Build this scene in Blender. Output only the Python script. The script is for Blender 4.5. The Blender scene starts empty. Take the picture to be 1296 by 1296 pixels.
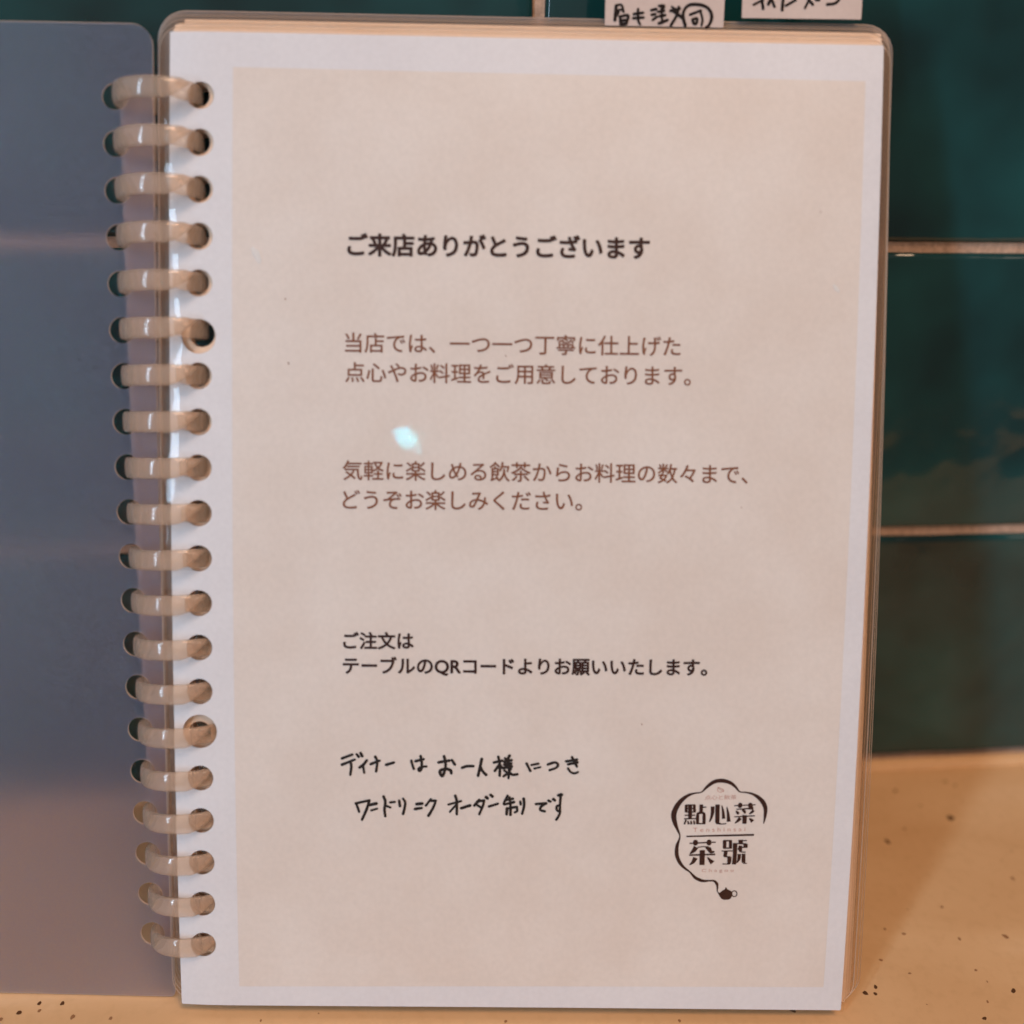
import bpy, bmesh, math, random
from mathutils import Vector, Matrix, noise
from mathutils.geometry import delaunay_2d_cdt
random.seed(7)
S = 0.001                                   # everything below is laid out in millimetres
scene = bpy.context.scene
col = scene.collection

# ------------------------------------------------------------------ camera
F_PX, PITCH, ROLL = 1223.6, 0.394206, 0.0196623
CAM = Vector((-2.27, -157.70, 186.99))
FWD = Vector((0, math.cos(PITCH), -math.sin(PITCH)))
R0 = Vector((1, 0, 0)); U0 = R0.cross(FWD)
RIGHT = R0*math.cos(ROLL) + U0*math.sin(ROLL)
UP = -R0*math.sin(ROLL) + U0*math.cos(ROLL)
cam_d = bpy.data.cameras.new('camera'); cam = bpy.data.objects.new('camera', cam_d); col.objects.link(cam)
m = Matrix((RIGHT, UP, -FWD)).transposed().to_4x4(); m.translation = CAM*S
cam.matrix_world = m
cam_d.sensor_width = 36; cam_d.lens = 36*F_PX/1296
cam_d.clip_start = 0.01; cam_d.clip_end = 50
cam_d.dof.use_dof = True; cam_d.dof.focus_distance = 0.222; cam_d.dof.aperture_fstop = 5.4
scene.camera = cam

# ------------------------------------------------------------------ world and lamps
w = bpy.data.worlds.new('World'); scene.world = w; w.use_nodes = True
bg = w.node_tree.nodes['Background']; bg.inputs[0].default_value = (0.86, 0.72, 0.70, 1); bg.inputs[1].default_value = 0.21

def lamp(name, d, dist, size, power, colr, target=(0, 40, 100), shape='SQUARE'):
    l = bpy.data.lights.new(name, 'AREA'); l.shape = shape; l.size = size; l.energy = power; l.color = colr
    o = bpy.data.objects.new(name, l); col.objects.link(o)
    d = Vector(d).normalized(); p = Vector(target)*S + d*dist
    o.location = p; o.rotation_euler = d.to_track_quat('Z', 'Y').to_euler()
    return o
# the tall window off to the left, in front of the book; its long side runs as the edge of the book leans
win = lamp('window_lamp', (-0.525, -0.640, 0.32), 1.3, 0.16, 12.0, (0.58, 0.78, 1.0))
win.data.shape = 'RECTANGLE'; win.data.size = 0.075; win.data.size_y = 1.30
_z = Vector((-0.525, -0.640, 0.32)).normalized(); _y = Vector((0.0, 0.309, 0.951)); _y = (_y-_z*_y.dot(_z)).normalized()
win.rotation_euler = Matrix((_y.cross(_z), _y, _z)).transposed().to_euler()
lamp('warm_ceiling_lamp', (0.38, -0.72, 1.50), 1.15, 0.40, 8.4, (1.0, 0.64, 0.41))
lamp('warm_side_fill', (1.05, -0.72, 0.50), 1.6, 0.45, 3.0, (1.0, 0.80, 0.66), (0, 40, 60))  # added fill for the page, set outside its mirror angles
lamp('front_fill', (-0.15, -1.0, 0.40), 2.5, 2.6, 3.5, (1.0, 0.84, 0.78))  # added broad fill that brightens the page from the front
lamp('small_bulb', (-0.0912, -0.947, 0.326), 1.2, 0.0036, 0.17, (0.10, 0.82, 1.0), (-25.2, 38.8, 121.2), 'DISK')

scene.view_settings.view_transform = 'Standard'; scene.view_settings.look = 'None'
scene.view_settings.gamma = 1; scene.view_settings.exposure = -0.20
scene.render.engine = 'CYCLES'
cy = scene.cycles
cy.use_denoising = True; cy.max_bounces = 16; cy.transparent_max_bounces = 40
cy.transmission_bounces = 14; cy.glossy_bounces = 6; cy.diffuse_bounces = 5
cy.sample_clamp_indirect = 4.0; cy.blur_glossy = 0.6

# ------------------------------------------------------------------ frames
def rx(a): return Matrix.Rotation(a, 3, 'X')
def rz(a): return Matrix.Rotation(a, 3, 'Z')
MP = rz(0.0132937) @ rx(-0.3142857)
NP = MP @ Vector((0, -1, 0))                # page normal, towards the viewer
OP = Vector((0, 0, 1.0)) + MP @ Vector((-74, 0, 0))
ROOT = Vector((0, 0, 0))
def bow(v): return 3.2*(1 - ((v-105)/105.0)**2)
def PW(u, v, h): return OP + MP @ Vector((u, -(h+bow(v)), v))      # page space -> world, mm
def curl(u, v): return (-0.0045*(10-u)**2 if u < 10 else 0.0)
def front_h(u, v): return curl(u, v) + 0.12*math.sin(u*0.045+1)*math.sin(v*0.03+.5)
def PX(x, y, h=0.0, fn=front_h):            # point of the photograph -> page coordinates
    d = FWD*F_PX + RIGHT*(x-648) - UP*(y-648); off = h; u = v = 0
    for _ in range(6):
        t = (OP + NP*off - CAM).dot(NP)/d.dot(NP)
        q = MP.transposed() @ (CAM + d*t - OP); u, v = q.x, q.z
        off = h + bow(v) + (fn(u, v) if fn else 0)
    return u, v

# ------------------------------------------------------------------ materials
def mat(name):
    m = bpy.data.materials.new(name); m.use_nodes = True; nt = m.node_tree
    b = nt.nodes['Principled BSDF']; return m, nt, b
def N(nt, t, **k):
    n = nt.nodes.new(t)
    for a, v in k.items(): setattr(n, a, v)
    return n
def noise_bump(nt, scale, strength, dist, detail=3, coord='Object', rnd=False):
    tc = N(nt, 'ShaderNodeTexCoord'); no = N(nt, 'ShaderNodeTexNoise'); bu = N(nt, 'ShaderNodeBump')
    no.inputs['Scale'].default_value = scale; no.inputs['Detail'].default_value = detail
    bu.inputs['Strength'].default_value = strength; bu.inputs['Distance'].default_value = dist
    if rnd:
        oi = N(nt, 'ShaderNodeObjectInfo'); mu = N(nt, 'ShaderNodeVectorMath', operation='SCALE'); ad = N(nt, 'ShaderNodeVectorMath', operation='ADD')
        cx = N(nt, 'ShaderNodeCombineXYZ')
        for i in range(3): nt.links.new(oi.outputs['Random'], cx.inputs[i])
        nt.links.new(cx.outputs[0], mu.inputs[0]); mu.inputs['Scale'].default_value = 9.0
        nt.links.new(tc.outputs[coord], ad.inputs[0]); nt.links.new(mu.outputs[0], ad.inputs[1]); nt.links.new(ad.outputs[0], no.inputs['Vector'])
    else: nt.links.new(tc.outputs[coord], no.inputs['Vector'])
    nt.links.new(no.outputs['Fac'], bu.inputs['Height']); return no, bu
def ramp(nt, src, stops):
    r = N(nt, 'ShaderNodeValToRGB'); e = r.color_ramp.elements
    while len(e) < len(stops): e.new(0.5)
    for i, (p, c) in enumerate(stops): e[i].position = p; e[i].color = (*c, 1)
    nt.links.new(src, r.inputs[0]); return r

def paper_mat(name, c0, c1, rough=0.6, grit=0.10, gs=900):
    m, nt, b = mat(name)
    no, bu = noise_bump(nt, 55, 0.05, 0.001, 4)
    r = ramp(nt, no.outputs['Fac'], [(0.35, c0), (0.7, c1)])
    nt.links.new(r.outputs[0], b.inputs['Base Color']); b.inputs['Roughness'].default_value = rough
    b.inputs['Specular IOR Level'].default_value = 0.2
    n3, b3 = noise_bump(nt, gs, grit, 0.0003, 4); nt.links.new(b3.outputs[0], b.inputs['Normal'])
    mx = N(nt, 'ShaderNodeMix', data_type='RGBA', blend_type='MULTIPLY'); mx.inputs[0].default_value = 1.0
    gr = ramp(nt, n3.outputs['Fac'], [(0.3, (1-grit*.5,)*3), (0.7, (1, 1, 1))])
    nt.links.new(r.outputs[0], mx.inputs[6]); nt.links.new(gr.outputs[0], mx.inputs[7]); nt.links.new(mx.outputs[2], b.inputs['Base Color'])
    return m
M_PAPER = paper_mat('white_paper', (0.68, 0.70, 0.755), (0.71, 0.735, 0.79))
M_PAPER2 = paper_mat('peach_lit_paper', (0.82, 0.62, 0.47), (0.86, 0.68, 0.54))  # rear sheets; the warm light between them is put into this peach
M_PANEL = paper_mat('beige_print', (0.69, 0.64, 0.605), (0.725, 0.69, 0.665))
M_TAB = paper_mat('tab_paper', (0.52, 0.43, 0.39), (0.57, 0.48, 0.44))
def ink(name, c):
    m, nt, b = mat(name); b.inputs['Base Color'].default_value = (*c, 1); b.inputs['Roughness'].default_value = 0.6
    b.inputs['Specular IOR Level'].default_value = 0.1; return m
M_DARK = ink('dark_brown_ink', (0.032, 0.009, 0.006))
M_BROWN = ink('brown_ink', (0.21, 0.075, 0.036))
M_BLACK = ink('pen_ink', (0.012, 0.008, 0.008))
M_ROSE = ink('faded_rose_ink', (0.52, 0.30, 0.25))

def outer_only(nt, fr, mix):                # the sheet reflects on the faces turned to the ray, not on its inner faces
    ge = N(nt, 'ShaderNodeNewGeometry'); sb = N(nt, 'ShaderNodeMath', operation='SUBTRACT'); sb.inputs[0].default_value = 1.0
    mu = N(nt, 'ShaderNodeMath', operation='MULTIPLY'); nt.links.new(ge.outputs['Backfacing'], sb.inputs[1])
    nt.links.new(sb.outputs[0], mu.inputs[0]); nt.links.new(fr.outputs[0], mu.inputs[1]); nt.links.new(mu.outputs[0], mix.inputs[0])
def film_mat(name, haze, colr, rough, bump=0.12, fres=1.45, sheen=0.0):
    m, nt, b = mat(name); nt.nodes.remove(b); out = nt.nodes['Material Output']
    tr = N(nt, 'ShaderNodeBsdfTransparent'); tr.inputs[0].default_value = (0.985, 0.975, 0.96, 1)
    gl = N(nt, 'ShaderNodeBsdfGlossy'); gl.inputs['Roughness'].default_value = rough
    di = N(nt, 'ShaderNodeBsdfDiffuse'); di.inputs[0].default_value = (*colr, 1)
    tl = N(nt, 'ShaderNodeBsdfTranslucent'); tl.inputs[0].default_value = (*colr, 1)
    ms = N(nt, 'ShaderNodeMixShader'); ms.inputs[0].default_value = 0.5
    nt.links.new(di.outputs[0], ms.inputs[1]); nt.links.new(tl.outputs[0], ms.inputs[2])
    m1 = N(nt, 'ShaderNodeMixShader'); m1.inputs[0].default_value = haze
    nt.links.new(tr.outputs[0], m1.inputs[1]); nt.links.new(ms.outputs[0], m1.inputs[2])
    fr = N(nt, 'ShaderNodeFresnel'); fr.inputs[0].default_value = fres
    m2 = N(nt, 'ShaderNodeMixShader'); outer_only(nt, fr, m2)
    gs_ = N(nt, 'ShaderNodeBsdfGlossy'); gs_.inputs['Roughness'].default_value = 0.42; mg = N(nt, 'ShaderNodeMixShader'); mg.inputs[0].default_value = sheen
    nt.links.new(gl.outputs[0], mg.inputs[1]); nt.links.new(gs_.outputs[0], mg.inputs[2])
    nt.links.new(m1.outputs[0], m2.inputs[1]); nt.links.new(mg.outputs[0], m2.inputs[2])
    no, bu = noise_bump(nt, 60, bump*1.8, 0.0004, 2)
    nt.links.new(bu.outputs[0], gl.inputs['Normal']); nt.links.new(bu.outputs[0], fr.inputs['Normal'])
    nt.links.new(m2.outputs[0], out.inputs[0]); return m
M_FILM = film_mat('clear_laminate', 0.010, (0.75, 0.60, 0.48), 0.05, sheen=0.55)
M_FILM2 = film_mat('rear_laminate', 0.055, (0.62, 0.42, 0.28), 0.14, fres=1.18)

M_GLINT = film_mat('pale_painted_glint', 0.60, (0.95, 0.98, 1.0), 0.3)  # milky mix for the reflections painted on the laminate
def frosted(name, body, mix, rough, colr, ior=1.12, gloss=0.32, clear=0.0, fres=1.45, grain=0.0):
    m, nt, b = mat(name); nt.nodes.remove(b); out = nt.nodes['Material Output']
    rf = N(nt, 'ShaderNodeBsdfRefraction'); rf.inputs['Roughness'].default_value = rough; rf.inputs['IOR'].default_value = ior
    rf.inputs[0].default_value = (*colr, 1)
    di = N(nt, 'ShaderNodeBsdfDiffuse'); di.inputs[0].default_value = (*body, 1)
    tl = N(nt, 'ShaderNodeBsdfTranslucent'); tl.inputs[0].default_value = (*body, 1)
    ms = N(nt, 'ShaderNodeMixShader'); ms.inputs[0].default_value = 0.5
    nt.links.new(di.outputs[0], ms.inputs[1]); nt.links.new(tl.outputs[0], ms.inputs[2])
    m1 = N(nt, 'ShaderNodeMixShader'); m1.inputs[0].default_value = mix
    tp = N(nt, 'ShaderNodeBsdfTransparent'); tp.inputs[0].default_value = (*colr, 1); m0 = N(nt, 'ShaderNodeMixShader'); m0.inputs[0].default_value = clear
    nt.links.new(rf.outputs[0], m0.inputs[1]); nt.links.new(tp.outputs[0], m0.inputs[2])
    if grain:
        tg = N(nt, 'ShaderNodeTexCoord'); ng = N(nt, 'ShaderNodeTexNoise'); ng.inputs['Scale'].default_value = 1900; ng.inputs['Detail'].default_value = 3
        mr = N(nt, 'ShaderNodeMapRange'); mr.inputs[1].default_value = 0.3; mr.inputs[2].default_value = 0.75; mr.inputs[3].default_value = mix*(1-grain); mr.inputs[4].default_value = mix*(1+grain)
        nt.links.new(tg.outputs['Object'], ng.inputs['Vector']); nt.links.new(ng.outputs['Fac'], mr.inputs[0]); nt.links.new(mr.outputs[0], m1.inputs[0])
    nt.links.new(m0.outputs[0], m1.inputs[1]); nt.links.new(ms.outputs[0], m1.inputs[2])
    gl = N(nt, 'ShaderNodeBsdfGlossy'); gl.inputs['Roughness'].default_value = gloss
    fr = N(nt, 'ShaderNodeFresnel'); fr.inputs[0].default_value = fres
    m2 = N(nt, 'ShaderNodeMixShader'); outer_only(nt, fr, m2)
    nt.links.new(m1.outputs[0], m2.inputs[1]); nt.links.new(gl.outputs[0], m2.inputs[2])
    no, bu = noise_bump(nt, 2600, 0.10, 0.00006, 2)
    nt.links.new(bu.outputs[0], gl.inputs['Normal']); nt.links.new(m2.outputs[0], out.inputs[0]); return m
M_FROST = frosted('frosted_plastic', (0.56, 0.63, 0.92), 0.15, 0.65, (0.98, 0.96, 0.95), 1.14, clear=0.20, fres=1.24, gloss=0.40, grain=0.55)  # blue of the cool light on the cover is put into the body colour
M_RING = frosted('milky_ring_plastic', (1.0, 0.82, 0.66), 0.26, 0.16, (1.0, 0.965, 0.93), 1.22, 0.10, clear=0.36)
M_STRIP = frosted('spine_plastic', (0.95, 0.80, 0.76), 0.55, 0.30, (1, .96, .94), 1.15, 0.2, clear=0.3)
M_EDGE = frosted('edge_lit_plastic', (0.98, 0.84, 0.72), 0.95, 0.4, (1, .95, .9), fres=1.1)  # pale peach paints in the light gathered at the cut edges

# tiles
M_TILE, nt, b = mat('green_glaze')
no, bu = noise_bump(nt, 30, 0.6, 0.0030, 2.5, rnd=True)
r = ramp(nt, no.outputs['Fac'], [(0.3, (0.003, 0.020, 0.021)), (0.72, (0.008, 0.066, 0.068))])  # uneven glaze tone; the mottle also stands in for cloudy reflections
nt.links.new(r.outputs[0], b.inputs['Base Color']); nt.links.new(bu.outputs[0], b.inputs['Normal'])
b.inputs['Roughness'].default_value = 0.09; b.inputs['Specular IOR Level'].default_value = 0.6
M_GROUT = paper_mat('tile_grout', (0.56, 0.36, 0.25), (0.68, 0.47, 0.35), 0.9, grit=0.7, gs=700)

# counter
M_COUNTER, nt, b = mat('tan_counter')
tc = N(nt, 'ShaderNodeTexCoord'); mp = N(nt, 'ShaderNodeMapping'); mp.inputs['Scale'].default_value = (9, 26, 9); mp.inputs['Rotation'].default_value = (0, 0, 0.12)
n1 = N(nt, 'ShaderNodeTexNoise'); n1.inputs['Scale'].default_value = 1.0; n1.inputs['Detail'].default_value = 5; n1.inputs['Distortion'].default_value = 0.6
nt.links.new(tc.outputs['Object'], mp.inputs[0]); nt.links.new(mp.outputs[0], n1.inputs[0])
r = ramp(nt, n1.outputs['Fac'], [(0.30, (0.62, 0.37, 0.18)), (0.52, (0.70, 0.445, 0.235)), (0.72, (0.81, 0.56, 0.34))])
n2 = N(nt, 'ShaderNodeTexNoise'); n2.inputs['Scale'].default_value = 420; n2.inputs['Detail'].default_value = 4
nt.links.new(tc.outputs['Object'], n2.inputs[0])
r2 = ramp(nt, n2.outputs['Fac'], [(0.25, (0.80, 0.76, 0.70)), (0.5, (1, 1, 1))])
mx = N(nt, 'ShaderNodeMix', data_type='RGBA', blend_type='MULTIPLY'); mx.inputs[0].default_value = 0.3
nt.links.new(r.outputs[0], mx.inputs[6]); nt.links.new(r2.outputs[0], mx.inputs[7]); nt.links.new(mx.outputs[2], b.inputs['Base Color'])
b.inputs['Roughness'].default_value = 0.42; b.inputs['Specular IOR Level'].default_value = 0.35
bu = N(nt, 'ShaderNodeBump'); bu.inputs['Strength'].default_value = 0.15; bu.inputs['Distance'].default_value = 0.0003
nt.links.new(n2.outputs['Fac'], bu.inputs['Height']); nt.links.new(bu.outputs[0], b.inputs['Normal'])
M_SPECK = ink('dark_speck', (0.10, 0.045, 0.02))
M_SPECK2 = ink('brown_speck', (0.30, 0.15, 0.07))

# ------------------------------------------------------------------ mesh helpers
def link_mesh(name, verts, faces, material, parent=None, smooth=True, origin=ROOT):
    me = bpy.data.meshes.new(name); me.from_pydata([tuple((Vector(v)-origin)*S) for v in verts], [], faces); me.validate(); me.update()
    if smooth: me.polygons.foreach_set('use_smooth', [True]*len(me.polygons))
    me.materials.append(material); o = bpy.data.objects.new(name, me); col.objects.link(o); o.parent = parent
    return o
def sharp(o, ang=0.7):
    o.data.set_sharp_from_angle(angle=ang)
def tag(o, **k):
    for a, v in k.items(): o[a] = v
    return o
def rrect(x0, y0, x1, y1, r, n=6):
    if isinstance(r, (int, float)): r = (r,)*4
    pts = []
    for (cx, cy, a0, rr) in ((x1, y1, 0, r[0]), (x0, y1, 90, r[1]), (x0, y0, 180, r[2]), (x1, y0, 270, r[3])):
        sx = -1 if cx == x1 else 1; sy = -1 if cy == y1 else 1
        if rr < 0.05: pts.append((cx, cy)); continue
        for i in range(n+1):
            a = math.radians(a0+90*i/n); pts.append((cx+sx*rr+rr*math.cos(a), cy+sy*rr+rr*math.sin(a)))
    return pts
def inside(p, poly):
    x, y = p; c = False; j = len(poly)-1
    for i in range(len(poly)):
        xi, yi = poly[i]; xj, yj = poly[j]
        if (yi > y) != (yj > y) and x < (xj-xi)*(y-yi)/(yj-yi)+xi: c = not c
        j = i
    return c
def sheet(name, outline, holes, thick, mapf, material, parent, step=5.0, fine=None, edge=None):
    """flat sheet with punched holes, (u,v) mapped into space by mapf(u,v,h), given real thickness"""
    V = []; E = []
    def loop(pts, sub):
        s = len(V); out = []
        for i, p in enumerate(pts):
            q = pts[(i+1) % len(pts)]; L = math.hypot(q[0]-p[0], q[1]-p[1]); k = max(1, int(L/sub))
            for j in range(k): out.append((p[0]+(q[0]-p[0])*j/k, p[1]+(q[1]-p[1])*j/k))
        V.extend(out)
        for i in range(len(out)): E.append((s+i, s+(i+1) % len(out)))
    loop(outline, step)
    hp = []
    for (hx, hy, hr) in holes:
        pts = [(hx+hr*math.cos(2*math.pi*i/28), hy+hr*math.sin(2*math.pi*i/28)) for i in range(28)]
        loop(pts, 9); hp.append((hx, hy, hr))
    xs = [p[0] for p in outline]; ys = [p[1] for p in outline]
    x = min(xs)+step*.6
    while x < max(xs)-0.5:
        st = step
        if fine and fine[0] < x < fine[1]: st = 1.6
        y = min(ys)+step*.6
        while y < max(ys)-0.5:
            if inside((x, y), outline) and all(math.hypot(x-a, y-c) > rr+0.5 for a, c, rr in hp): V.append((x, y))
            y += step
        x += st
    r = delaunay_2d_cdt([Vector(p) for p in V], E, [], 0, 1e-4)
    P, F = r[0], [f for f in r[2]]
    keep = []
    for f in F:
        c = (sum(P[i].x for i in f)/3, sum(P[i].y for i in f)/3)
        if not inside(c, outline): continue
        if any(math.hypot(c[0]-a, c[1]-d) < rr*0.985 for a, d, rr in hp): continue
        keep.append(f)
    n = len(P); cnt = {}
    for f in keep:
        for i in range(3):
            a, b2 = f[i], f[(i+1) % 3]; cnt[(a, b2)] = 1
    bnd = [(a, b2) for (a, b2) in cnt if (b2, a) not in cnt]
    verts = [mapf(p.x, p.y, thick/2) for p in P]+[mapf(p.x, p.y, -thick/2) for p in P]
    faces = [tuple(f) for f in keep]+[tuple(reversed([i+n for i in f])) for f in keep]
    faces += [(b2, a, a+n, b2+n) for a, b2 in bnd]
    o = link_mesh(name, verts, faces, material, parent); sharp(o)
    if edge:
        o.data.materials.append(edge)
        for p in o.data.polygons[2*len(keep):]: p.material_index = 1
    return o

def ribbon2d(pts, widths, sub=6):
    """strokes as closed outlines in page space: a smooth polyline of varying width"""
    n = len(pts); P = []; W = []
    for i in range(n-1):
        p0 = pts[max(i-1, 0)]; p1 = pts[i]; p2 = pts[i+1]; p3 = pts[min(i+2, n-1)]
        for k in range(sub if n > 2 else 3):
            t = k/(sub if n > 2 else 3)
            f = lambda a, b2, c, d: 0.5*((2*b2)+(-a+c)*t+(2*a-5*b2+4*c-d)*t*t+(-a+3*b2-3*c+d)*t**3)
            P.append((f(p0[0], p1[0], p2[0], p3[0]), f(p0[1], p1[1], p2[1], p3[1]))); W.append(widths[i]*(1-t)+widths[i+1]*t)
    P.append(pts[-1]); W.append(widths[-1])
    return P, W
def stroke_mesh(acc, pts, widths, cap=True):
    V, Fc = acc[0], acc[1]; P, W = ribbon2d(pts, widths)
    s = len(V)
    for i, (p, wd) in enumerate(zip(P, W)):
        a = P[max(i-1, 0)]; b2 = P[min(i+1, len(P)-1)]; dx, dy = b2[0]-a[0], b2[1]-a[1]; L = math.hypot(dx, dy) or 1
        nx, ny = -dy/L*wd/2, dx/L*wd/2
        V.append((p[0]+nx, p[1]+ny)); V.append((p[0]-nx, p[1]-ny))
        if i: Fc.append((s+2*i-2, s+2*i-1, s+2*i+1, s+2*i))
    if cap:
        for p, wd, q in ((P[0], W[0], P[1]), (P[-1], W[-1], P[-2])):
            s = len(V); a0 = math.atan2(p[1]-q[1], p[0]-q[0])
            V.append(p)
            for k in range(7):
                a = a0-math.pi/2+math.pi*k/6; V.append((p[0]+wd/2*math.cos(a), p[1]+wd/2*math.sin(a)))
            for k in range(6): Fc.append((s, s+1+k, s+2+k))
def print_mesh(name, V, Fc, material, parent, h, fn, mapw=PW, hs_=None):
    fs = []
    for f in Fc:
        ar = sum(V[f[i]][0]*V[f[(i+1) % len(f)]][1]-V[f[(i+1) % len(f)]][0]*V[f[i]][1] for i in range(len(f)))
        fs.append(f if ar > 0 else tuple(reversed(f)))
    return link_mesh(name, [mapw(u, v, fn(u, v)+h+(hs_[i] if hs_ and i < len(hs_) else 0)) for i, (u, v) in enumerate(V)], fs, material, parent, smooth=False)

_tc = {}
def glyphs(body, bold):
    k = (body, bold)
    if k in _tc: return _tc[k]
    c = bpy.data.curves.new('line', 'FONT'); c.body = body; c.size = 1; c.offset = bold; c.resolution_u = 4
    o = bpy.data.objects.new('line', c); col.objects.link(o)
    me = bpy.data.meshes.new_from_object(o.evaluated_get(bpy.context.evaluated_depsgraph_get()))
    V = [(v.co.x, v.co.y) for v in me.vertices]; Fc = [tuple(p.vertices) for p in me.polygons]
    bpy.data.objects.remove(o); bpy.data.curves.remove(c); bpy.data.meshes.remove(me)
    _tc[k] = (V, Fc); return _tc[k]
def text(name, body, L, R, material, parent, bold=0.0, hs=1.0, h=0.16, acc=None, height=None):
    """set a line between two points of its vertical middle; L and R are given on the photograph"""
    V, Fc = glyphs(body, 0.0)
    x0 = min(v[0] for v in V); x1 = max(v[0] for v in V); y0 = min(v[1] for v in V); y1 = max(v[1] for v in V)
    a = Vector(PX(*L)); b2 = Vector(PX(*R)); e = (b2-a); sc = e.length/(x1-x0); e.normalize(); nn = Vector((-e.y, e.x))
    sy = sc*hs if height is None else (height/(y1-y0))
    out = []
    for x, y in V:
        p = a + e*((x-x0)*sc) + nn*((y-(y0+y1)/2)*sy); out.append((p.x, p.y))
    hh = [0.0]*len(out)
    if bold:                                   # heavier faces: the same letters laid again slightly to each side
        o0, f0 = list(out), list(Fc); Fc = list(Fc); nb = 8
        for q in range(nb):
            an = 2*math.pi*q/nb; dx = math.cos(an)*bold*sc; dy = math.sin(an)*bold*sc; s0 = len(out)
            out += [(x+dx, y+dy) for x, y in o0]; hh += [0.006*(q+1)]*len(o0); Fc += [tuple(i+s0 for i in f) for f in f0]
    if acc is not None:
        s = len(acc[0]); acc[0].extend(out); acc[1].extend([tuple(i+s for i in f) for f in Fc]); acc[2].extend(hh); return
    return print_mesh(name, out, Fc, material, parent, h, front_h, hs_=hh)

# ------------------------------------------------------------------ the setting: wall and counter
CZ = -1.6
WALL_YAW, WALL_D, T = 0.1033614, 82.21, 78.3
MW = rz(WALL_YAW)
def WW(x, d, z): return MW @ Vector((x, -d, z)) + Vector((0, WALL_D, 0))     # d = out of the wall
def box_bm(x0, x1, y0, y1, z0, z1):
    return [(x, y, z) for z in (z0, z1) for y in (y0, y1) for x in (x0, x1)], [(0, 2, 3, 1), (4, 5, 7, 6), (0, 1, 5, 4), (2, 6, 7, 3), (0, 4, 6, 2), (1, 3, 7, 5)]
v, f = box_bm(-480, 480, -30, -1.3, -60, 6*T)
wall = link_mesh('wall', [WW(x, y, z) for x, y, z in v], f, M_GROUT, None, smooth=False); tag(wall, kind='structure')
def tile_mesh(seed, L, H):
    rnd = random.Random(seed); V = []; Fc = []
    g = 1.3; nx, nz = 12, 7; bev = [(0.0, -2.6), (0.0, -1.1), (0.35, -0.45), (0.9, -0.1), (1.8, 0.0)]
    off = Vector((seed*3.1, seed*7.7, 0))
    ins = []
    def ring(i, d):
        x0, x1, z0, z1 = g+i, L-g-i, g+i, H-g-i; P = []
        for k in range(nx): P.append((x0+(x1-x0)*k/nx, z0))
        for k in range(nz): P.append((x1, z0+(z1-z0)*k/nz))
        for k in range(nx): P.append((x1-(x1-x0)*k/nx, z1))
        for k in range(nz): P.append((x0, z1-(z1-z0)*k/nz))
        out = []
        for x, z in P:
            wv = noise.noise(Vector((x*.035, z*.05, 0))+off)*0.5; ed = noise.noise(Vector((x*.12, z*.12, 4))+off)*0.3
            out.append((x+ed, d+wv if d > -2 else d, z+ed))
        return out
    n = 2*(nx+nz)
    for k, (i, d) in enumerate(bev):
        V += ring(i, d)
        if k:
            for j in range(n):
                a = (k-1)*n+j; b2 = (k-1)*n+(j+1) % n; Fc.append((a, b2, b2+n, a+n))
    base = (len(bev)-1)*n; i = bev[-1][0]; x0, x1, z0, z1 = g+i, L-g-i, g+i, H-g-i
    idx = {}
    for k in range(nx): idx[(k, 0)] = base+k
    for k in range(nz): idx[(nx, k)] = base+nx+k
    for k in range(nx): idx[(nx-k, nz)] = base+nx+nz+k
    for k in range(nz): idx[(0, nz-k)] = base+2*nx+nz+k
    for a in range(1, nx):
        for c in range(1, nz):
            x = x0+(x1-x0)*a/nx; z = z0+(z1-z0)*c/nz
            idx[(a, c)] = len(V); V.append((x, noise.noise(Vector((x*.035, z*.05, 0))+off)*0.5, z))
    for a in range(nx):
        for c in range(nz): Fc.append((idx[(a, c)], idx[(a+1, c)], idx[(a+1, c+1)], idx[(a, c+1)]))
    me = bpy.data.meshes.new('tile'); me.from_pydata([(x*S, -(y)*S, z*S) for x, y, z in V], [], Fc); me.update()
    me.polygons.foreach_set('use_smooth', [True]*len(me.polygons)); me.materials.append(M_TILE); return me
TL = 172.0
tms = [tile_mesh(s, TL, T) for s in (1, 2, 3, 4)]
k = 0
for row in range(0, 5):
    off = 1.6 if row % 2 == 0 else 1.6+TL/2
    for c in range(-3, 3):
        o = bpy.data.objects.new('tile', tms[(k*7+row) % 4]); k += 1; col.objects.link(o); o.parent = wall
        o.matrix_local = Matrix.Translation(WW(off+c*TL, 0, row*T+0.2)*S) @ MW.to_4x4()

v, f = [], []
cx0, cx1 = -420, 420
prof = [(-330, -34), (-333, -31), (-333, -3), (-330, 0)]
nxs = 2
pr = [(-190.0, -34.0), (-193.0, -31.0), (-193.0, CZ-3.0), (-192.1, CZ-0.9), (-190.0, CZ)]
V = []
for x in (cx0, cx1):
    V += [(x, y, z) for y, z in pr]+[(x, WALL_D+x*math.tan(WALL_YAW)+1, CZ), (x, WALL_D+x*math.tan(WALL_YAW)+1, -34.0)]
n = 7; Fc = [(i, (i+1) % n, (i+1) % n+n, i+n) for i in range(n)]+[tuple(reversed(range(n))), tuple(range(n, 2*n))]
counter = link_mesh('countertop', V, Fc, M_COUNTER, None, smooth=False); tag(counter, kind='structure')
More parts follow.
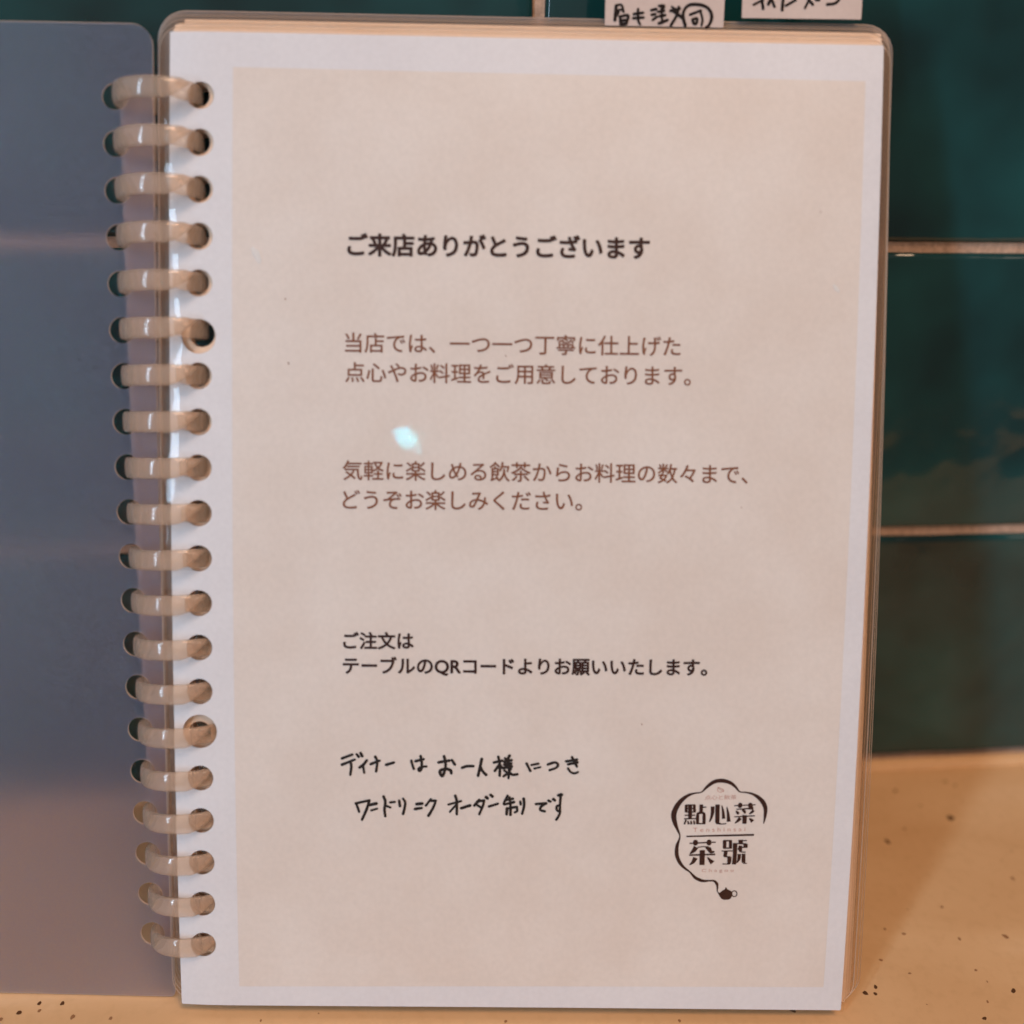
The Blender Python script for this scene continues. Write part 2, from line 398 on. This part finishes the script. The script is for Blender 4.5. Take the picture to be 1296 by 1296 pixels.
# a thin bead of sealant where counter and wall meet
V = []; Fc = []
for i, x in enumerate((-400, 400)):
    for d, z in ((0.5, 2.4), (2.2, 1.7), (3.2, 0.05), (0.5, 0.05)): V.append(WW(x, d, z+CZ))
Fc = [(0, 1, 5, 4), (1, 2, 6, 5), (2, 3, 7, 6)]
link_mesh('sealant_bead', V, Fc, M_COUNTER, counter, smooth=False)
# specks in the counter: those that can be seen one by one, and a fine scatter
def ground(x, y):
    d = FWD*F_PX + RIGHT*(x-648) - UP*(y-648); t = (CZ-CAM.z)/d.z; return CAM+d*t
def speck(V, Fc, p, r, h=0.03):
    s = len(V); kk = 9; a0 = random.random()*6; el = random.uniform(.55, 1); an = random.random()*3
    h += CZ; V.append((p.x, p.y, h+0.03))
    for i in range(kk):
        a = a0+2*math.pi*i/kk; q = r*random.uniform(.7, 1.15); x, y = q*math.cos(a), q*el*math.sin(a)
        V.append((p.x+x*math.cos(an)-y*math.sin(an), p.y+x*math.sin(an)+y*math.cos(an), h))
    for i in range(kk): Fc.append((s, s+1+i, s+1+(i+1) % kk))
SP = [(1123, 1065, 6.5, 0), (1203, 1035, 6, 0), (1209, 994, 3.5, 1), (1133, 1001, 4, 1), (1196, 989, 4, 1), (1145, 1049, 3, 1), (1095, 1257, 4.5, 0), (1108, 1249, 4, 0),
      (1108, 1258, 3.5, 0), (1115, 1215, 2.8, 1), (1144, 1182, 4, 1), (1151, 1232, 2.5, 1), (1192, 1148, 3, 1), (1214, 1188, 3.5, 1), (1272, 1185, 5, 1), (1283, 1254, 4.5, 0), (1282, 1112, 3.5, 1),
      (1246, 1289, 3.5, 0), (1003, 1279, 5, 0), (1120, 1176, 2.5, 1), (1235, 1228, 2.5, 1), (1250, 1268, 3, 1), (24, 1282, 4, 0), (50, 1270, 3.5, 0), (50, 1279, 3, 1), (79, 1270, 3.5, 0), (92, 1287, 5, 1),
      (1, 1290, 4, 1), (199, 1196, 5, 0), (140, 1289, 3, 1), (330, 1292, 3, 1), (640, 1293, 3.5, 1), (860, 1292, 3, 1), (1165, 1020, 2.5, 1)]
for i, (x, y, r_, kd) in enumerate(SP):
    V, Fc = [], []; p = ground(x, y); speck(V, Fc, p, r_*0.16*(p-CAM).length/265)
    link_mesh('speck', V, Fc, M_SPECK2 if kd else M_SPECK, counter, smooth=False)
V, Fc = [], []
for i in range(200): speck(V, Fc, Vector((random.uniform(-220, 260), random.uniform(-120, 88), 0)), random.uniform(.12, .38), 0.015)
o = link_mesh('fine_specks', V, Fc, M_SPECK2, counter, smooth=False); tag(o, kind='stuff')

# ------------------------------------------------------------------ the ring binder
binder = bpy.data.objects.new('menu_binder', None); col.objects.link(binder); binder.empty_display_size = 0.02
tag(binder, label='open clear ring binder with laminated menu page leaning against green tiled wall', category='menu binder')
NR = 20
HV = [197.0-9.605*i for i in range(NR)]
def hole_u(v): return 6.5 - 1.2*(1-(v-14.5)/182.5)
# axis of the rings
def axis(i):
    t = i/19.0; return PW(-2.35+3.9*t, HV[i], -1.2-3.9*t)
AX = [axis(i) for i in range(NR)]
T_ = (AX[19]-AX[0]).normalized(); S_ = MP @ Vector((1, 0, 0)); S_ = (S_-T_*S_.dot(T_)).normalized(); H_ = S_.cross(T_)
if H_.dot(NP) < 0: H_ = -H_
RR, TH, WD, FLAT = 8.75, 1.5, 4.3, 0.74

def ring_part(a0f, a1f, rad, th, wd, nseg=44, taper=0.0):
    """rounded flat band swept round the ring; a0f / a1f give the end angles across the band"""
    prof = []
    for k in range(20):
        a = 2*math.pi*k/20; c, s = math.cos(a), math.sin(a); p = 2.7
        prof.append((math.copysign(abs(c)**(2/p), c)*wd/2, math.copysign(abs(s)**(2/p), s)*th/2))
    V = []; Fc = []; n = len(prof)
    for j in range(nseg+1):
        for (l, r_) in prof:
            a0, a1 = a0f(l/wd*2), a1f(l/wd*2); a = math.radians(a0+(a1-a0)*j/nseg)
            k = 1.0
            if taper and j < 3: k = 1-taper*(3-j)/3
            V.append((math.cos(a)*(rad+r_*k), l*k, math.sin(a)*(rad*FLAT+r_*k)))
        if j:
            for i in range(n): Fc.append(((j-1)*n+i, (j-1)*n+(i+1) % n, j*n+(i+1) % n, j*n+i))
    Fc.append(tuple(range(n))); Fc.append(tuple(reversed(range(nseg*n, nseg*n+n))))
    return V, Fc
def frame_pt(p): return S_*p[0] + T_*p[1] + H_*p[2]
V1, F1 = ring_part(lambda l: 47+15*l, lambda l: 250, RR, TH, WD, taper=0.25)
V2, F2 = ring_part(lambda l: 64, lambda l: -115, RR-0.45, TH*0.8, WD*0.93, nseg=36, taper=0.3)
def to_mesh(name, V, Fc, material, fine=True):
    me = bpy.data.meshes.new(name); me.from_pydata([tuple(frame_pt(p)*S) for p in V], [], Fc); me.update()
    bm = bmesh.new(); bm.from_mesh(me); bmesh.ops.recalc_face_normals(bm, faces=bm.faces); bm.to_mesh(me); bm.free()
    me.polygons.foreach_set('use_smooth', [True]*len(me.polygons)); me.materials.append(material); me.set_sharp_from_angle(angle=1.0); return me
ring_me = to_mesh('ring', V1, F1, M_RING); clasp_me = to_mesh('clasp', V2, F2, M_RING)
bm = bmesh.new(); bmesh.ops.create_uvsphere(bm, u_segments=16, v_segments=10, radius=0.7)
V3 = []
bm.verts.ensure_lookup_table()
aa = math.radians(50)
for vv in bm.verts: V3.append((math.cos(aa)*RR+vv.co.x, -0.6+vv.co.y, math.sin(aa)*RR*FLAT-0.05+vv.co.z))
F3 = [tuple(q.index for q in ff.verts) for ff in bm.faces]; bm.free()
peg_me = to_mesh('peg', V3, F3, M_RING)
for i in range(NR):
    o = bpy.data.objects.new('ring', ring_me); col.objects.link(o); o.parent = binder; o.location = AX[i]*S
    for nm, me in (('clasp', clasp_me), ('peg', peg_me)):
        c = bpy.data.objects.new(nm, me); col.objects.link(c); c.parent = o
# spine strip that carries the rings, behind them
V = []; Fc = []; ns = 10
for j, tt in enumerate((-12.0, 196.0)):
    for k in range(ns+1):
        a = math.radians(204+46*k/ns); V.append(AX[0]+T_*0+frame_pt((math.cos(a)*(RR+1.1), 0, math.sin(a)*(RR+1.1))))
V = []
nt_ = 24
for j in range(nt_+1):
    v_ = 199.5-191.0*j/nt_; t = (197.0-v_)/182.5
    base = PW(-2.35+3.9*t, v_, -1.2-3.9*t)
    for layer in (1.9, 1.1):
        for k in range(ns+1):
            a = math.radians(204+46*k/ns); V.append(base+frame_pt((math.cos(a)*(RR+layer-0.2), 0, math.sin(a)*(RR*FLAT+layer-0.2))))
m_ = 2*(ns+1)
for j in range(nt_):
    for k in range(ns):
        a = j*m_+k; Fc.append((a, a+1, a+1+m_, a+m_)); b2 = a+ns+1; Fc.append((b2+m_, b2+1+m_, b2+1, b2))
    for e in (0, ns):
        a = j*m_+e; b2 = a+ns+1; Fc.append((a, a+m_, b2+m_, b2))
for j in (0, nt_):
    for k in range(ns): a = j*m_+k; Fc.append((a, a+1, a+ns+2, a+ns+1))
V = [p if p.z > 0.3 else Vector((p.x, p.y, 0.3)) for p in V]
link_mesh('spine_strip', V, Fc, M_STRIP, binder)

# frosted front cover, folded open to the left; its lower edge stands on the counter
gA, gB = ground(0, 1266), ground(222, 1271)
CX = (gB-gA); CX.z = 0; CX.normalize()
CY = -T_; CY = (CY-CX*CY.dot(CX)).normalized(); CN = CX.cross(CY)
if CN.dot(NP) < 0: CN = -CN
CO = AX[19]+frame_pt((-RR+0.2, 0, 0))       # a point of the cover plane: lowest ring, leftmost
tz = (CO.z-CZ-0.5)/CY.z; CO = CO-CY*tz; CO.z = CZ+0.5
def cover_map(u, v, h):
    out = 0.0013*(u+105)**2 if u < -105 else 0.0
    return CO + CX*u + CY*v + CN*(h+bow(min(v, 210))*1.0-bow(14)*1.0+out if v > 14 else h+out)
ch = []
for i in range(NR):
    q = AX[i]+frame_pt((-RR-0.1, 0, 0))-CO; ch.append((q.dot(CX)-0.3, q.dot(CY), 2.75))
er = sum(c[0] for c in ch)/NR + 5.3
cov = sheet('front_cover', [(a+(1.9*(1-b2/214.5) if a > er-20 else 0), b2) for a, b2 in rrect(er-154, 0, er, 212.4, (4.5, 4.5, 4.5, 1.0))], ch, 0.55, cover_map, M_FROST, binder, step=7, edge=M_EDGE)
cov['label'] = 'frosted translucent front cover folded open to the left'

# pages, from the rear forwards
TWO = {5: 3.6, 14: 3.7}
def holes(du, dv, r=2.75, jit=0.0, rear=False):
    if rear: return [(hole_u(v)+du+random.uniform(-jit, jit)+(0.7 if i == 5 else 0), v+dv-(1.0 if i == 5 else 0), r+(0.3 if i == 5 else 0)) for i, v in enumerate(HV)]
    return [(hole_u(v)+du+random.uniform(-jit, jit), v+dv+((-1.4 if i == 5 else 0.8) if i in TWO else 0), TWO.get(i, r)) for i, v in enumerate(HV)]
# rear frosted cover
def back_h(u, v): t = 1-v/210.0; return -4.9-5.6*t+curl(u, v)*0.4
o = sheet('back_cover', rrect(-4.2, -0.4, 151.8, 216.2, (6, 6, 4, 4)), holes(0, 0, 2.7), 0.6,
      lambda u, v, h: PW(u, v, back_h(u, v)+h), M_FROST, binder, step=8, fine=(-3, 9), edge=M_EDGE)
o['label'] = 'frosted translucent back cover behind the pages'
#       depth at the top, spread at the foot, right shift, paper top, lean to the right at the foot, film top
REAR = [(-4.1, 4.0, 1.9, 213.4, 2.2, 215.6), (-3.3, 3.2, 0.6, 212.9, 2.6, 214.8), (-2.4, 2.4, 2.2, 213.2, 3.6, 214.0), (-1.6, 1.6, 0.4, 211.9, 2.6, 213.0), (-0.9, 0.8, 0.3, 210.7, 1.5, 211.4)]
rear_pages = []
for k, (h0, sp, du, ptop, sl, ftop) in enumerate(REAR):
    fn = lambda u, v, h0=h0, sp=sp: h0-sp*(1-v/210.0)-0.006*max(0, u-70)*(1-v/210.0)+curl(u, v)*(1-0.12*abs(h0))
    hh = holes(-0.55, 0, 2.35, 0.25, rear=True)
    mp_ = lambda u, v, h, fn=fn, sl=sl: PW(u+sl*(1-v/210.0)*(u/148.0 if u > 0 else 0), v+0.2, fn(u, v)+h)
    pg = sheet('page', rrect(0.1+du, 0.4, 148.1+du*0.1, ptop, 0.2), [(a, c, r_+0.1) for a, c, r_ in hh], 0.14, mp_, M_PAPER2, binder, step=8, fine=(-3, 9))
    sheet('laminate_film', rrect(-3.6+0.25*k, -0.2, 150.9-0.25*k, ftop, 5), hh, 0.34, mp_, M_FILM2, pg, step=8, fine=(-3, 9), edge=M_EDGE)
    rear_pages.append((pg, fn))

# front page: paper, film and everything printed or written on it
fp = sheet('page', rrect(0, 0, 148, 210, (0.3, 0.3, 0.3, 0.3)), holes(0, 0, 2.8), 0.12, lambda u, v, h: PW(u, v, front_h(u, v)+h), M_PAPER, binder, step=5, fine=(-1, 11))
fp['label'] = 'front laminated page with a printed Japanese greeting'
def film_h(u, v): return front_h(u, v)-((0.13+0.13*math.sin(v*0.045+1.2))*(0.3-u)**2 if u < 0.3 else 0)
sheet('laminate_film', rrect(-0.9, -0.35, 148.7, 210.3, (1.5, 2, 0.8, 0.8)), holes(0, 0, 2.65), 0.62, lambda u, v, h: PW(u, v, film_h(u, v)+h), M_FILM, fp, step=5, fine=(-2, 11))
c1, c2, c3, c4 = PX(1095, 103), PX(295, 85), PX(303, 1248), PX(1042, 1249)
def bez(a, b2): return [(a[0]+(b2[0]-a[0])*i/4, a[1]+(b2[1]-a[1])*i/4) for i in range(4)]
sheet('printed_panel', bez(c1, c2)+bez(c2, c3)+bez(c3, c4)+bez(c4, c1), [], 0.03, lambda u, v, h: PW(u, v, front_h(u, v)+h+0.09), M_PANEL, fp, step=5)
text('heading_text', 'ご来店ありがとうございます', (440.5, 309.5), (821.5, 314), M_DARK, fp, bold=0.033)
text('body_text', '当店では、一つ一つ丁寧に仕上げた', (437, 433.5), (861, 438.5), M_BROWN, fp, bold=0.009)
text('body_text', '点心やお料理をご用意しております。', (437, 471), (874, 476), M_BROWN, fp, bold=0.009)
text('body_text', '気軽に楽しめる飲茶からお料理の数々まで、', (434, 595), (946, 600.5), M_BROWN, fp, bold=0.009)
text('body_text', 'どうぞお楽しみください。', (434, 632), (736.5, 634), M_BROWN, fp, bold=0.009)
text('order_text', 'ご注文は', (435, 810.5), (523, 810.8), M_DARK, fp, bold=0.027)
text('order_text', 'テーブルのQRコードよりお願いいたします。', (434.5, 842.5), (894.5, 845), M_DARK, fp, bold=0.027)

def hand(name, strokes, scale, org, wd, material, parent, h, fn, mapw=PW, hp=0.0, pxf=None):
    acc = ([], []); hh = []; pxf = pxf or (lambda x, y: PX(x, y))
    for i, st in enumerate(strokes):
        pts = [pxf(org[0]+x*scale, org[1]+y*scale) for x, y in st]
        ww = wd*random.uniform(.85, 1.12)
        stroke_mesh(acc, pts, [ww*random.uniform(.85, 1.1) for _ in pts]); hh += [0.004*(i % 12)]*(len(acc[0])-len(hh))
    # every stroke lies a hair above the one before it
    o = print_mesh(name, acc[0], acc[1], material, parent, h, fn, mapw, hs_=hh); return o
A1 = [[(65, 118), (170, 78)], [(65, 182), (195, 130)], [(150, 150), (160, 200), (150, 285)], [(215, 75), (235, 100)], [(255, 62), (272, 95)],
      [(318, 138), (285, 180), (245, 210)], [(280, 190), (292, 265)], [(360, 175), (450, 140)], [(405, 100), (425, 150), (415, 250)], [(518, 183), (595, 160)],
      [(775, 140), (785, 180), (800, 225)], [(820, 145), (900, 125)], [(870, 95), (880, 150), (880, 220), (860, 248), (848, 225), (880, 205), (930, 200)],
      [(1055, 158), (1165, 140)], [(1110, 95), (1125, 160), (1120, 230), (1095, 298), (1070, 270), (1075, 240), (1130, 225), (1175, 240), (1185, 270)], [(1190, 135), (1220, 180)]]
B1 = [[(40, 213), (90, 198), (155, 197)], [(240, 125), (225, 200), (203, 295)], [(228, 205), (250, 250), (285, 285)],
      [(365, 160), (450, 140)], [(410, 100), (425, 180), (425, 295)], [(420, 180), (375, 245)], [(430, 190), (450, 215)], [(480, 115), (495, 135)], [(525, 90), (505, 130)], [(470, 150), (545, 135)],
      [(475, 180), (540, 170)], [(465, 215), (545, 200)], [(510, 135), (520, 220), (515, 320)], [(470, 240), (490, 255)], [(465, 300), (510, 270)], [(540, 225), (525, 255), (555, 285), (605, 280)],
      [(700, 170), (720, 210), (738, 245)], [(750, 185), (820, 172)], [(780, 222), (840, 207)], [(918, 180), (960, 165), (1000, 160), (1022, 185), (1000, 215), (935, 238)],
      [(1105, 148), (1215, 130)], [(1125, 178), (1220, 158)], [(1165, 105), (1200, 170), (1215, 200)], [(1125, 220), (1150, 255), (1190, 270), (1225, 258)]]
A2 = [[(210, 580), (225, 620), (240, 665)], [(205, 578), (345, 548)], [(345, 548), (320, 630), (270, 745)], [(345, 595), (415, 580)], [(365, 650), (425, 632)], [(490, 508), (508, 560), (500, 640), (508, 710)],
      [(510, 600), (560, 620)], [(560, 568), (605, 563)], [(650, 550), (658, 605)], [(690, 530), (712, 570), (705, 630), (690, 685)], [(830, 585), (885, 580)], [(815, 635), (880, 625)],
      [(975, 535), (925, 600)], [(965, 550), (1025, 552)], [(1025, 552), (1000, 620), (950, 705)], [(1155, 590), (1285, 555)], [(1225, 500), (1240, 560), (1240, 690)], [(1235, 590), (1170, 665)]]
B2 = [[(30, 628), (120, 600)], [(215, 545), (165, 600)], [(195, 560), (265, 548)], [(265, 548), (250, 610), (215, 690)], [(200, 600), (240, 625)], [(285, 515), (300, 528)], [(330, 490), (350, 508)],
      [(315, 610), (405, 582)], [(505, 500), (465, 580)], [(480, 545), (560, 530)], [(470, 590), (570, 565)], [(525, 515), (535, 600), (535, 695)], [(495, 690), (500, 630)], [(500, 630), (600, 615)], [(600, 615), (603, 655), (580, 670)],
      [(635, 560), (640, 590)], [(670, 530), (675, 600), (655, 685)], [(795, 585), (900, 578)], [(900, 578), (850, 610), (840, 645), (885, 660)], [(925, 550), (945, 560)], [(975, 535), (990, 548)],
      [(1050, 485), (1042, 600), (1040, 680), (1005, 745)], [(1025, 495), (1060, 490)], [(1040, 600), (1012, 605), (1008, 640), (1030, 660), (1045, 620)]]
sc = 160/1296.0
for nm, st, org in (('handwriting', A1, (425, 945)), ('handwriting', B1, (580, 945)), ('handwriting', A2, (425, 945)), ('handwriting', B2, (580, 945))):
    hand(nm, st, sc, org, 0.62, M_BLACK, fp, 0.17, front_h)

# logo: cloud outline that runs out of a teapot, big characters, small rose lettering
z = 140/1296.0
out = [(1168, 575, 3), (1185, 490, 26), (1190, 400, 40), (1165, 330, 44), (1110, 270, 36), (1040, 228, 22), (960, 208, 12), (900, 205, 9), (870, 183, 15), (835, 140, 24), (780, 98, 34), (700, 73, 40), (620, 76, 40),
       (560, 102, 36), (500, 150, 26), (455, 195, 13), (425, 211, 9), (360, 219, 14), (290, 242, 28), (220, 290, 40), (160, 360, 50), (122, 440, 54), (117, 500, 52), (132, 570, 42), (155, 630, 28), (180, 690, 15), (188, 723, 11),
       (178, 768, 18), (157, 828, 32), (150, 898, 38), (156, 958, 38), (180, 1018, 34), (215, 1068, 28), (260, 1108, 20), (300, 1136, 13), (330, 1168, 20), (370, 1208, 30), (430, 1238, 32), (480, 1246, 24), (540, 1243, 14),
       (590, 1247, 20), (620, 1278, 28), (628, 1318, 16), (625, 1358, 8), (634, 1380, 7)]
acc = ([], [])
stroke_mesh(acc, [PX(840+x*z, 980+y*z) for x, y, _ in out], [wd*z/5.75*1.12+0.07 for *_, wd in out], cap=False)
print_mesh('logo_outline', acc[0], acc[1], M_DARK, fp, 0.15, front_h)
pot = [(628, 728), (650, 738), (690, 707), (715, 694), (719, 680), (727, 668), (735, 680), (742, 694), (770, 706), (803, 727), (799, 770), (785, 800), (760, 815), (700, 818), (672, 805), (650, 772)]
V = [PX(840+x*z, 1050+y*z) for x, y in pot]; cc = PX(840+725*z, 1050+755*z)
acc = (V+[cc], [(i, (i+1) % len(V), len(V)) for i in range(len(V))])
hn = [(803+ (26 if i else 26)*0 + 22+30*math.cos(a), 747+34*math.sin(a)) for i, a in enumerate([math.radians(200-40*k) for k in range(11)])]
stroke_mesh(acc, [PX(840+x*z, 1050+y*z) for x, y in hn], [0.22]*11)
print_mesh('teapot_mark', acc[0], acc[1], M_DARK, fp, 0.18, front_h)
acc = ([], [], [])
def brush(strokes, org, k):
    for n_, st in enumerate(strokes):
        stroke_mesh(acc, [PX(org[0]+x*k, org[1]+y*k) for x, y, _ in st], [wd*k/5.8*1.25+0.06 for *_, wd in st], cap=False)
        acc[2].extend([0.004*(n_ % 14)]*(len(acc[0])-len(acc[2])))
def dot(x, y, r_): return [(x-r_, y, r_*.5), (x-r_*.7, y, r_*1.5), (x, y, r_*2), (x+r_*.7, y, r_*1.5), (x+r_, y, r_*.5)]
ka, kb = 50/1296.0, 44/1296.0
brush([[(165, 165, 70), (160, 410, 70)], [(430, 165, 65), (435, 410, 70)], [(140, 170, 28), (460, 165, 28)], [(150, 398, 26), (450, 398, 26)], [(290, 165, 100), (290, 620, 90)],
       [(205, 285, 22), (400, 285, 22)], [(110, 505, 26), (455, 500, 26)], [(95, 620, 26), (480, 612, 26)], [(160, 650, 40), (100, 800, 34)], [(215, 690, 26), (245, 800, 52)], [(320, 680, 28), (330, 800, 50)], [(410, 670, 30), (435, 800, 46)],
       [(655, 150, 85), (650, 420, 85)], [(700, 240, 26), (820, 235, 24)], [(655, 425, 50), (560, 440, 60), (535, 540, 80), (535, 790, 75)], [(655, 425, 50), (735, 440, 60), (750, 540, 80), (745, 790, 80)], [(505, 780, 30), (785, 780, 30)],
       [(1030, 215, 95), (1025, 400, 85), (985, 580, 60), (925, 725, 24)], [(1190, 150, 110), (1185, 600, 110), (1190, 730, 110), (1240, 770, 50), (1330, 790, 22), (1480, 775, 26)]], (862, 1012), ka)
brush([[(35, 180, 14), (75, 380, 60), (95, 620, 85)], [(200, 230, 14), (240, 460, 66), (260, 715, 100)],
       dot(635, 180, 72), dot(968, 180, 72), [(440, 192, 22), (1140, 158, 22)], [(1000, 215, 90), (1060, 300, 14)], [(1070, 285, 55), (880, 285, 34), (700, 300, 24), (510, 305, 18)],
       [(500, 350, 14), (540, 410, 70), (590, 460, 60)], [(700, 320, 30), (775, 380, 70), (785, 450, 30)], [(1080, 340, 70), (1010, 405, 60), (930, 460, 16)], [(440, 555, 24), (1120, 520, 24)],
       [(785, 500, 130), (780, 560, 110), (775, 780, 105)], [(640, 590, 90), (560, 680, 70), (460, 765, 14)], [(930, 600, 14), (1000, 660, 70), (1040, 710, 110)]], (912, 1012), ka)
brush([dot(355, 240, 92), dot(860, 235, 92), [(130, 265, 34), (1110, 220, 30)], [(730, 385, 26), (600, 390, 20), (430, 415, 26)], [(375, 400, 150), (290, 530, 120), (150, 650, 16)], [(740, 390, 60), (860, 480, 130), (930, 580, 90), (1060, 575, 30)],
       [(120, 700, 40), (1090, 675, 44)], [(608, 515, 150), (595, 1070, 150)], [(350, 800, 140), (270, 950, 100), (130, 1070, 14)], [(800, 780, 14), (900, 900, 90), (990, 990, 150)]], (868, 1058), kb)
brush([[(265, 155, 100), (260, 450, 100)], [(480, 155, 90), (480, 450, 90)], [(215, 165, 40), (530, 165, 40)], [(215, 442, 34), (525, 442, 34)], [(150, 550, 26), (560, 545, 28)], [(310, 550, 100), (275, 760, 110)], [(230, 760, 26), (480, 770, 40)],
       [(440, 770, 120), (430, 960, 110), (390, 1040, 60)], [(180, 1030, 24), (420, 1035, 26)], [(650, 260, 130), (640, 700, 115), (610, 1045, 120)], [(590, 270, 26), (1080, 280, 28)], [(860, 130, 130), (860, 270, 120)], [(920, 165, 24), (1090, 155, 26)],
       [(1040, 290, 130), (1040, 430, 110)], [(740, 480, 30), (900, 420, 30), (1000, 410, 26)], [(850, 350, 90), (840, 470, 120), (860, 590, 60)], [(860, 590, 26), (1040, 590, 24)], [(810, 660, 100), (790, 850, 90), (710, 990, 16)], [(970, 650, 100), (965, 900, 110), (970, 990, 90)], [(960, 1000, 36), (1090, 1010, 16)]], (908, 1058), kb)
print_mesh('logo_characters', acc[0], acc[1], M_DARK, fp, 0.16, front_h, hs_=acc[2])
acc = ([], []); stroke_mesh(acc, [PX(868.5, 1058.2), PX(910, 1057.2), PX(954, 1056.2)], [0.32, 0.40, 0.46], cap=False)
print_mesh('logo_rule', acc[0], acc[1], M_DARK, fp, 0.17, front_h)
acc = ([], [], [])
text('', '点心と飲茶', (892, 1009), (932, 1008.6), M_ROSE, fp, acc=acc, height=1.05)
text('', 'T e n s h i n s a i', (877, 1050), (943, 1049), M_ROSE, fp, acc=acc, height=0.95)
text('', 'C h a g o u', (888, 1102), (928, 1101.6), M_ROSE, fp, acc=acc, height=0.95)
stroke_mesh(acc, [PX(840+x*z, 980+y*z) for x, y in [(640, 150), (628, 180), (650, 205), (690, 200), (700, 180), (665, 160), (640, 150)]], [0.14]*7)
stroke_mesh(acc, [PX(840+x*z, 980+y*z) for x, y in [(632, 152), (665, 178), (702, 195)]], [0.14]*3)
print_mesh('logo_small_lettering', acc[0], acc[1], M_ROSE, fp, 0.15, front_h)
# two pale strokes painted as reflections in the laminate
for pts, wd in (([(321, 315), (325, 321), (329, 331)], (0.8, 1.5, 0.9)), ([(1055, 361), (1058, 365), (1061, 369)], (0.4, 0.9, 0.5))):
    acc = ([], []); stroke_mesh(acc, [PX(*p) for p in pts], wd); print_mesh('painted_glint', acc[0], acc[1], M_GLINT, fp, 0.335, front_h)
# tiny blemishes on the page
acc = ([], [])
for x, y, r_ in ((361, 378, .22), (365, 459, .26), (812, 916, .2), (1038, 268, .15), (640, 450, .18), (938, 642, .15)):
    c = PX(x, y); stroke_mesh(acc, [c, (c[0]+.1, c[1]-r_)], [r_, r_*.8])
print_mesh('blemishes', acc[0], acc[1], M_BROWN, fp, 0.15, front_h)['kind'] = 'stuff'

# index labels stuck to a rear page, standing up above the stack
pg, fn = rear_pages[2]; TAB_H = 0.30
T1 = [[(158, 58), (215, 52), (235, 120)], [(160, 60), (148, 205)], [(165, 105), (222, 98)], [(185, 125), (165, 155)], [(195, 172), (282, 160), (265, 245)], [(200, 172), (207, 250)], [(205, 212), (268, 205)], [(207, 250), (262, 244)],
      [(342, 145), (435, 132)], [(335, 188), (440, 180)], [(385, 95), (385, 200), (405, 250)], [(520, 105), (570, 95)], [(525, 152), (562, 146)], [(535, 205), (575, 175)],
      [(600, 62), (652, 58), (640, 100)], [(590, 122), (652, 112)], [(600, 168), (662, 156)], [(625, 70), (632, 235)], [(600, 240), (685, 207)], [(730, 70), (765, 92)], [(718, 112), (812, 90)], [(803, 72), (780, 160), (720, 262)],
      [(745, 112), (840, 185)], [(868, 262), (845, 160), (870, 85), (930, 47), (1050, 57), (1118, 105), (1140, 180), (1112, 258), (1085, 282)], [(920, 150), (1030, 108)], [(1022, 110), (1045, 200), (1035, 262)], [(945, 200), (990, 190), (980, 243), (955, 240), (945, 205)]]
T2 = [[(215, -60), (222, 0), (232, 72)], [(235, -5), (155, 40)], [(150, -22), (275, -34)], [(318, -60), (275, 34)], [(300, -10), (325, 56)], [(402, -70), (388, 82)], [(400, -25), (448, -40)], [(500, 0), (420, 46)], [(440, -45), (465, -35)],
      [(570, -52), (640, -60)], [(640, -60), (575, 66)], [(600, -8), (638, 36)], [(668, -2), (692, 0)], [(855, -2), (820, 28), (758, 36)], [(770, -40), (840, -48)]]
def tabf(off): return lambda x, y: PX(x, y, off, fn)
def tab(name, xa, xb, ya, yb, strokes, scl, org, lab, off, mat_h):
    pf = tabf(off)
    a, b2 = pf(xa, ya), pf(xb, yb)
    top = 228.0
    t = sheet('index_label', [(b2[0], b2[1]), (b2[0]+0.4, top), (a[0]+0.1, top), (a[0], a[1])][::1], [], 0.12, lambda u, v, h: PW(u, v, fn(u, v)+off+h-0.1), M_TAB, binder, step=6)
    t['label'] = lab
    hand('label_writing', strokes, scl, org, 0.62, M_BLACK, t, off+0.02, fn, pxf=pf)
tab('', 765.5, 915.5, 32, 35, T1, sc, (760, 0), 'paper index label with a circled handwritten character', 0.3, 0)
tab('', 939, 1090, 22.5, 24.5, T2, 200/1296.0, (930, 0), 'paper index label with cropped handwriting near the corner', 0.3, 0)
